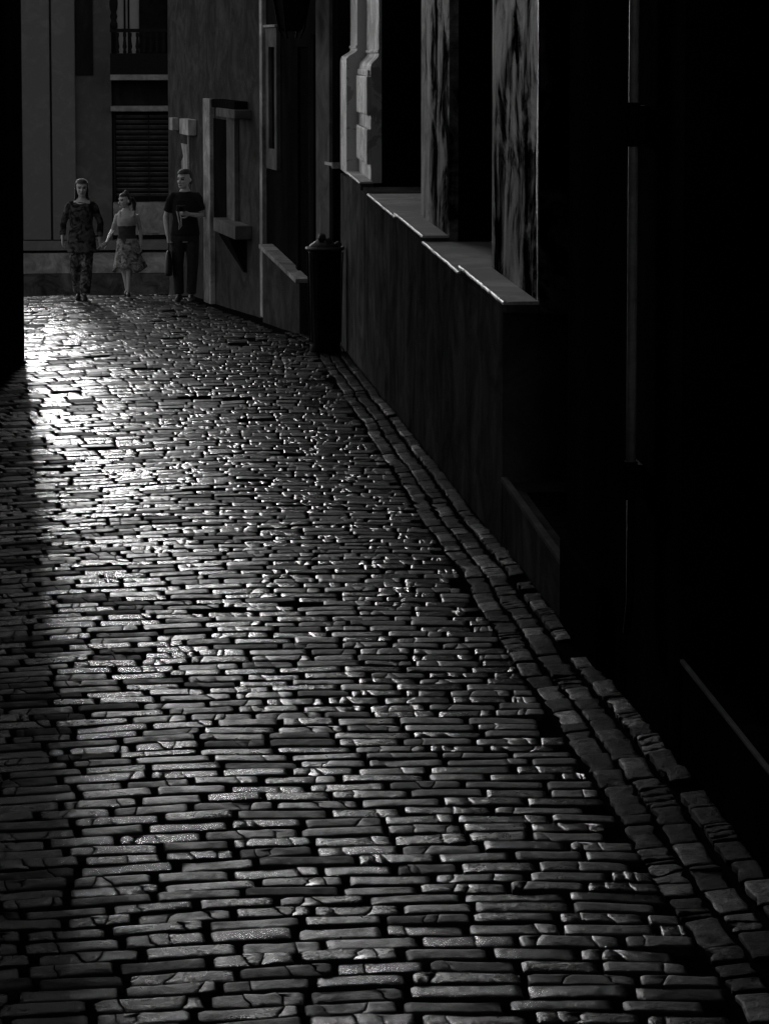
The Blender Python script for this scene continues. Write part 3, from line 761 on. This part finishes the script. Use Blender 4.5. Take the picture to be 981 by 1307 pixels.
def vec(k, p): return Vector(p) * k
def make_body(root, k, J, HM, female):
    """J: joint positions for 1.75 m; k scales"""
    mb = MB()
    q = 0.93 if female else 1.0
    T = [(.80, .13, .09), (.86, .165, .11), (.93, .172 if not female else .18, .115), (1.08, .135 * q, .092), (1.20, .15 * q, .105), (1.30, .168 * q, .118), (1.39, .175 * q, .10), (1.44, .15 * q, .08), (1.475, .085, .065), (1.50, .056, .058), (1.56, .052, .056)]
    mb.ell([(z * k, J['lean'] * (z - .9) * k, (0.0 if z < 1.45 else .012) * k, rx * k, ry * k) for z, rx, ry in T], 24)
    for s in 'LR':
        h, kn, an, toe = [vec(k, J[n + s]) for n in ('hip', 'knee', 'ankle', 'toe')]
        calf = kn.lerp(an, .3) + Vector((0, .015 * k, 0))
        mb.tube([h, h.lerp(kn, .5), kn, calf, kn.lerp(an, .7), an], [.088 * k, .072 * k, .053 * k, .053 * k, .038 * k, .034 * k], 14)
        heel = an + Vector((0, .035 * k, -.045 * k))
        mb.tube([heel, an + Vector((0, -.02 * k, -.04 * k)), an.lerp(toe, .6) + Vector((0, 0, -.02 * k)), toe], [.03 * k, .036 * k, .034 * k, .022 * k], 10)
        sh, el, wr = [vec(k, J[n + s]) for n in ('sh', 'el', 'wr')]
        mb.tube([sh, sh.lerp(el, .4), el, el.lerp(wr, .3), wr], [.05 * k * q, .043 * k * q, .036 * k * q, .036 * k * q, .025 * k * q], 12)
        hd, pn, side, curl = J['hand' + s]
        hand(mb, wr, Vector(hd), Vector(pn), side, k * q, curl)
    head(mb, HM)
    inv = HM.inverted()
    def paint(c):
        p = inv @ c
        if 0 < p.z < .2 and p.y < -.05:
            if abs(abs(p.x) - .032) < .014 and abs(p.z - .112) < .0075: return 2
            if .012 < abs(p.x) < .05 and abs(p.z - .133) < .006: return 3
            if abs(p.x) < .024 and abs(p.z - .041) < .008: return 1
        return 0
    return finish(mb, 'body', [M['skin'], M['lips'], M['eye'], M['hair']], root, 0.0065, 3, paint)
def leg_tubes(mb, k, J, r, to=1.0):
    for s in 'LR':
        h, kn, an = [vec(k, J[n + s]) for n in ('hip', 'knee', 'ankle')]
        e = kn.lerp(an, to)
        mb.tube([h + Vector((0, 0, .03)), h.lerp(kn, .5), kn, kn.lerp(e, .5), e], [x * k for x in r], 14)
def arm_tubes(mb, k, J, r, to):
    for s in 'LR':
        sh, el, wr = [vec(k, J[n + s]) for n in ('sh', 'el', 'wr')]
        sh = sh + Vector((0, 0, 0.0)); s0 = Vector((sh.x * .5, sh.y, sh.z + .002))
        if to <= 1: mb.tube([s0, sh.lerp(s0, .15), sh.lerp(el, .15), sh.lerp(el, .4), sh.lerp(el, to)], [r[0] * k * .8, r[0] * k * .9, r[0] * k, r[1] * k, r[2] * k], 12)
        else: mb.tube([s0, sh.lerp(s0, .15), sh.lerp(el, .15), sh.lerp(el, .5), el, el.lerp(wr, to - 1)], [r[0] * k * .8, r[0] * k * .9, r[0] * k, r[1] * k, r[1] * k, r[2] * k], 12)
def shoes(root, k, J, mat):
    for s in 'LR':
        an, toe = vec(k, J['ankle' + s]), vec(k, J['toe' + s]); mb = MB()
        mb.tube([an + Vector((0, .045, -.045)) , an + Vector((0, -.02, -.035)), an.lerp(toe, .6) + Vector((0, 0, -.015)), toe + (toe - an).normalized() * .012], [.038 * k, .044 * k, .041 * k, .028 * k], 12)
        o = mb.build('shoe', mat, root, smooth=True)
def hair_cap(mb, HM, g, z0, grow=1.0):
    n = 22; rr = []
    for z, hw, yf, yb in HEADR:
        if z < z0 - .001: continue
        c = (yf + yb) / 2; ry = (yb - yf) / 2 + g; hw2 = hw + g
        rr.append([HM @ Vector((hw2 * math.cos(6.2832 * i / n), c + ry * math.sin(6.2832 * i / n), z + (g if z > .19 else 0))) for i in range(n)])
    mb.loft(rr)
def hair_back(mb, HM, spec, n=14, a0=-0.25):
    """a curtain round the back and sides: spec (z, hw, y centre, ry, thickness)"""
    rr = []
    for z, hw, c, ry, th in spec:
        o = []
        for i in range(n + 1):
            a = a0 + (math.pi - 2 * a0) * i / n; o.append(HM @ Vector((hw * math.cos(a), c + ry * math.sin(a), z)))
        for i in range(n, -1, -1):
            a = a0 + (math.pi - 2 * a0) * i / n; o.append(HM @ Vector(((hw - th) * math.cos(a), c + (ry - th) * math.sin(a), z)))
        rr.append(o)
    mb.loft(rr)
def head_matrix(k, p, yaw, tilt): return Matrix.Translation(Vector(p) * k) @ Matrix.Rotation(yaw, 4, 'Z') @ Matrix.Rotation(tilt, 4, 'X') @ Matrix.Diagonal((k * 1.1, k * 1.1, k * 1.1, 1))

# --- the woman on the left (faces the camera, -Y; her left is +X)
g = ground(105, 383); k = 1.58 / 1.75
J = dict(lean=.02, hipR=(-.085, 0, .90), hipL=(.085, 0, .90), kneeR=(-.085, -.02, .50), kneeL=(.075, -.07, .50), ankleR=(-.05, .10, .09), ankleL=(.045, -.05, .085),
         toeR=(-.06, -.06, .025), toeL=(.055, -.22, .022), shR=(-.165, .0, 1.405), shL=(.175, .0, 1.405), elR=(-.262, .03, 1.14), elL=(.275, .05, 1.13), wrR=(-.275, -.03, .90), wrL=(.262, -.02, .86),
         handR=((0.02, -.12, -1), (1, 0, 0), -1, .5), handL=((.12, -.15, -1), (-1, .2, 0), 1, .9))
wa = thing('person', 'long haired woman in dark blotched tunic and loose trousers, leftmost of the three people', 'person', (g.x, g.y, zg(g.y) + und(g.x, g.y)))
HM = head_matrix(k, (.01, -.01, 1.525), R(4), R(3))
make_body(wa, k, J, HM, True)
mb = MB(); mb.ell([(.70 * k, .01, -.01, .215 * k, .155 * k), (.80 * k, 0, 0, .215 * k, .155 * k), (.93 * k, 0, 0, .205 * k, .14 * k), (1.10 * k, 0, 0, .168 * k, .118 * k), (1.24 * k, 0, 0, .172 * k, .135 * k), (1.33 * k, 0, 0, .178 * k, .13 * k), (1.41 * k, 0, 0, .168 * k, .1 * k), (1.445 * k, 0, 0.004, .11 * k, .085 * k)], 24)
arm_tubes(mb, k, J, (.062, .052, .05), 1.75)
finish(mb, 'tunic', [M['tunic']], wa, .010, 3)
mb = MB(); mb.ell([(.72 * k, 0, 0, .15 * k, .11 * k), (.95 * k, 0, 0, .18 * k, .12 * k)], 20)
leg_tubes(mb, k, J, (.105, .098, .088, .085, .078), .95)
finish(mb, 'trousers', [M['loose']], wa, .010, 3)
shoes(wa, k, J, M['leather'])
mb = MB(); hair_cap(mb, HM, .013, .165); hair_back(mb, HM, [(-.19, .085, .02, .07, .04), (-.10, .104, .015, .085, .035), (-.02, .098, .01, .10, .03), (.06, .092, .01, .105, .025), (.12, .090, .008, .108, .022), (.17, .085, .0, .104, .02)], 14, -0.2)
finish(mb, 'hair', [M['hairb']], wa, .007, 3)
mb = MB(); pts = []
for i in range(17):
    a = math.pi + math.pi * i / 16; pts.append((.072 * k * math.cos(a), (-.02 + .088 * math.sin(a)) * k, (1.455 + .035 * math.sin(a)) * k))
mb.tube(pts, .011 * k, 8); mb.build('necklace', M['pale'], wa, smooth=True)

# --- the girl in the middle
g2 = ground(163, 378); k2 = 1.39 / 1.75
wl = Vector(J['wrL']) * k; off = Vector((g.x - g2.x, g.y - g2.y, zg(g.y) - zg(g2.y)))
meet = (wl + off + Vector((.03, -.015, -.065))) / k2
J2 = dict(lean=-.02, hipR=(-.08, 0, .90), hipL=(.08, 0, .90), kneeR=(-.055, -.03, .50), kneeL=(.045, -.09, .51), ankleR=(-.01, .10, .10), ankleL=(.02, -.06, .085),
          toeR=(-.02, -.06, .028), toeL=(.03, -.23, .022), shR=(-.155, 0, 1.40), shL=(.165, 0, 1.40), elR=(-.255, .04, 1.12), elL=(.225, .04, 1.13), wrR=(meet.x + .075, meet.y + .01, meet.z + .055), wrL=(.24, -.03, .87),
          handR=((-.9, -.1, -.5), (0, -1, -.2), -1, 1.0), handL=((.02, -.15, -1), (-1, 0, 0), 1, .5))
wb = thing('person', 'bare legged girl in a pale ruffled skirt walking in the middle, head turned', 'person', (g2.x, g2.y, zg(g2.y) + und(g2.x, g2.y)))
HM = head_matrix(k2, (-.03, -.01, 1.52), R(-52), R(2))
make_body(wb, k2, J2, HM, True)
mb = MB(); mb.ell([(z * k2, -.02 * (z - .9) * k2, 0, rx * k2, ry * k2) for z, rx, ry in ((1.20, .155, .115), (1.28, .168, .135), (1.34, .17, .13), (1.385, .165, .105))], 24)
for s in (-1, 1): mb.tube([(s * .11 * k2, -.085 * k2, 1.37 * k2), (s * .115 * k2, -.05 * k2, 1.44 * k2), (s * .12 * k2, .02 * k2, 1.452 * k2), (s * .11 * k2, .075 * k2, 1.38 * k2)], .022 * k2, 8)
finish(mb, 'top', [M['pale']], wb, .009, 3)
mb = MB(); mb.ell([(z * k2, 0, 0, rx * k2, ry * k2) for z, rx, ry in ((.96, .172, .125), (1.06, .148, .108), (1.12, .146, .108), (1.215, .158, .122))], 24)
finish(mb, 'waistband', [M['waist']], wb, .009, 3)
def ruffle(z0, z1, r0, r1, waves, amp, name, off=0):
    mb = MB(); n = 96; rr = []
    for t in range(7):
        u = t / 6; rad = r0 + (r1 - r0) * u ** 0.8; z = z0 + (z1 - z0) * u
        rr.append([Vector(((rad * (1 + amp * u * math.sin(waves * 6.2832 * i / n + off) + .5 * amp * u * math.sin((waves * 2 + 1) * 6.2832 * i / n)) * math.cos(6.2832 * i / n) + .03 * u) * k2,
                           rad * .78 * (1 + amp * u * math.sin(waves * 6.2832 * i / n + off)) * math.sin(6.2832 * i / n) * k2, (z + .035 * u * math.sin(3 * 6.2832 * i / n + off) + .02 * u * math.sin(7 * 6.2832 * i / n)) * k2)) for i in range(n)])
    inner = [[Vector((q.x * .96, q.y * .96, q.z)) for q in r] for r in reversed(rr)]
    mb.loft(rr + inner, cap=False); nn = n * (len(rr) * 2 - 1)
    o = mb.build(name, M['skirt'], wb, smooth=True)
ruffle(.99, .72, .165, .215, 8, .09, 'skirt')
ruffle(.80, .46, .185, .27, 7, .13, 'skirt_flounce', 1.3)
shoes(wb, k2, J2, M['leather'])
mb = MB(); hair_cap(mb, HM, .012, .150); hair_back(mb, HM, [(.03, .075, .02, .085, .02), (.09, .088, .01, .102, .022), (.165, .085, .0, .104, .02)], 12, 0.05)
mb.tube([HM @ Vector(q) for q in ((0, .10, .13), (0, .15, .12), (.01, .17, .05), (.01, .16, -.06), (0, .15, -.13))], [.03 * k2, .036 * k2, .04 * k2, .03 * k2, .012 * k2], 12)
mb.tube([HM @ Vector(q) for q in ((0, .0, .215), (0, .03, .24), (0, .06, .22))], [.03 * k2, .045 * k2, .03 * k2], 12)
finish(mb, 'hair', [M['hair']], wb, .007, 3)

# --- the man on the right
g3 = ground(237, 385); k3 = 1.69 / 1.75
J3 = dict(lean=0, hipR=(-.09, 0, .92), hipL=(.09, 0, .92), kneeR=(-.10, -.03, .51), kneeL=(.10, -.03, .51), ankleR=(-.085, .02, .09), ankleL=(.075, -.02, .09),
          toeR=(-.11, -.17, .025), toeL=(.09, -.21, .025), shR=(-.17, 0, 1.42), shL=(.17, 0, 1.42), elR=(-.262, .03, 1.13), elL=(.235, .01, 1.15), wrR=(-.235, -.05, .89), wrL=(.06, -.20, 1.19),
          handR=((.10, -.15, -1), (1, 0, 0), -1, 1.1), handL=((-1, -.1, .25), (0, -.3, 1), -1, .9))
J3['handL'] = ((-1, -.05, .2), (0, 1, .1), 1, .9)
wc = thing('person', 'man in dark short sleeved shirt and dark trousers beside the grey house wall', 'person', (g3.x, g3.y, zg(g3.y) + und(g3.x, g3.y)))
HM = head_matrix(k3, (0, -.01, 1.53), R(-38), R(2))
make_body(wc, k3, J3, HM, False)
mb = MB(); mb.ell([(z * k3, 0, 0, rx * k3, ry * k3) for z, rx, ry in ((.90, .2, .145), (1.0, .186, .137), (1.12, .168, .122), (1.26, .176, .13), (1.37, .178, .118), (1.44, .14, .095), (1.483, .085, .075))], 24)
arm_tubes(mb, k3, J3, (.067, .06, .06), .72)
finish(mb, 'shirt', [M['darkcloth']], wc, .010, 3)
mb = MB(); mb.ell([(.82 * k3, 0, 0, .18 * k3, .125 * k3), (1.0 * k3, 0, 0, .178 * k3, .126 * k3)], 20)
leg_tubes(mb, k3, J3, (.105, .092, .078, .072, .066), .97)
finish(mb, 'trousers', [M['jean']], wc, .010, 3)
shoes(wc, k3, J3, M['leather'])
mb = MB(); hair_cap(mb, HM, .014, .165); hair_back(mb, HM, [(.045, .072, .02, .078, .02), (.09, .084, .012, .098, .02), (.165, .086, .0, .106, .022)], 12, 0.1)
finish(mb, 'hair', [M['hair']], wc, .007, 3)
mb = MB(); pts = []
for i in range(15):
    a = 2 * math.pi * i / 14; pts.append((.066 * k3 * math.cos(a), (.004 + .066 * math.sin(a)) * k3, (1.497 + .012 * math.sin(a)) * k3))
mb.tube(pts, .009, 8); mb.build('collar', M['pale'], wc, smooth=True)
# what he holds
o3 = Vector((g3.x, g3.y, zg(g3.y)))
cm = thing('camera', 'dark compact camera with a pale hanging strap held against the man\'s chest', 'camera', o3 + Vector((-.05, -.24, 1.23)))
MB().box(-.06, .06, -.02, .025, -.035, .045).build('body', M['leather'], cm, bevel=.008)
MB().tube([(0, -.02, 0), (0, -.07, 0)], [.032, .03], 16).build('lens', M['iron'], cm)
MB().tube([(-.02, .0, -.036), (-.0, -.01, -.12), (.005, .0, -.22), (-.03, .005, -.27), (-.02, .01, -.20), (-.04, .01, -.10), (-.055, .0, -.03)], .008, 6).build('strap', M['pale'], cm, smooth=True)
bgp = o3 + vec(k3, (-.225, -.07, .80))
bgo = thing('carrier_bag', 'dark slim bag hanging from the hand at the man\'s side', 'bag', bgp + Vector((0, 0, -.42)))
MB().ell([(0, 0, 0, .045, .10), (.04, 0, 0, .05, .11), (.2, 0, 0, .045, .11), (.3, 0, 0, .03, .09), (.32, 0, 0, .02, .10)], 16).build('bag_body', M['leather'], bgo, smooth=True)
MB().tube([(0, -.06, .31), (0, -.04, .40), (0, 0, .425), (0, .04, .40), (0, .06, .31)], .008, 6).build('handle', M['leather'], bgo, smooth=True)
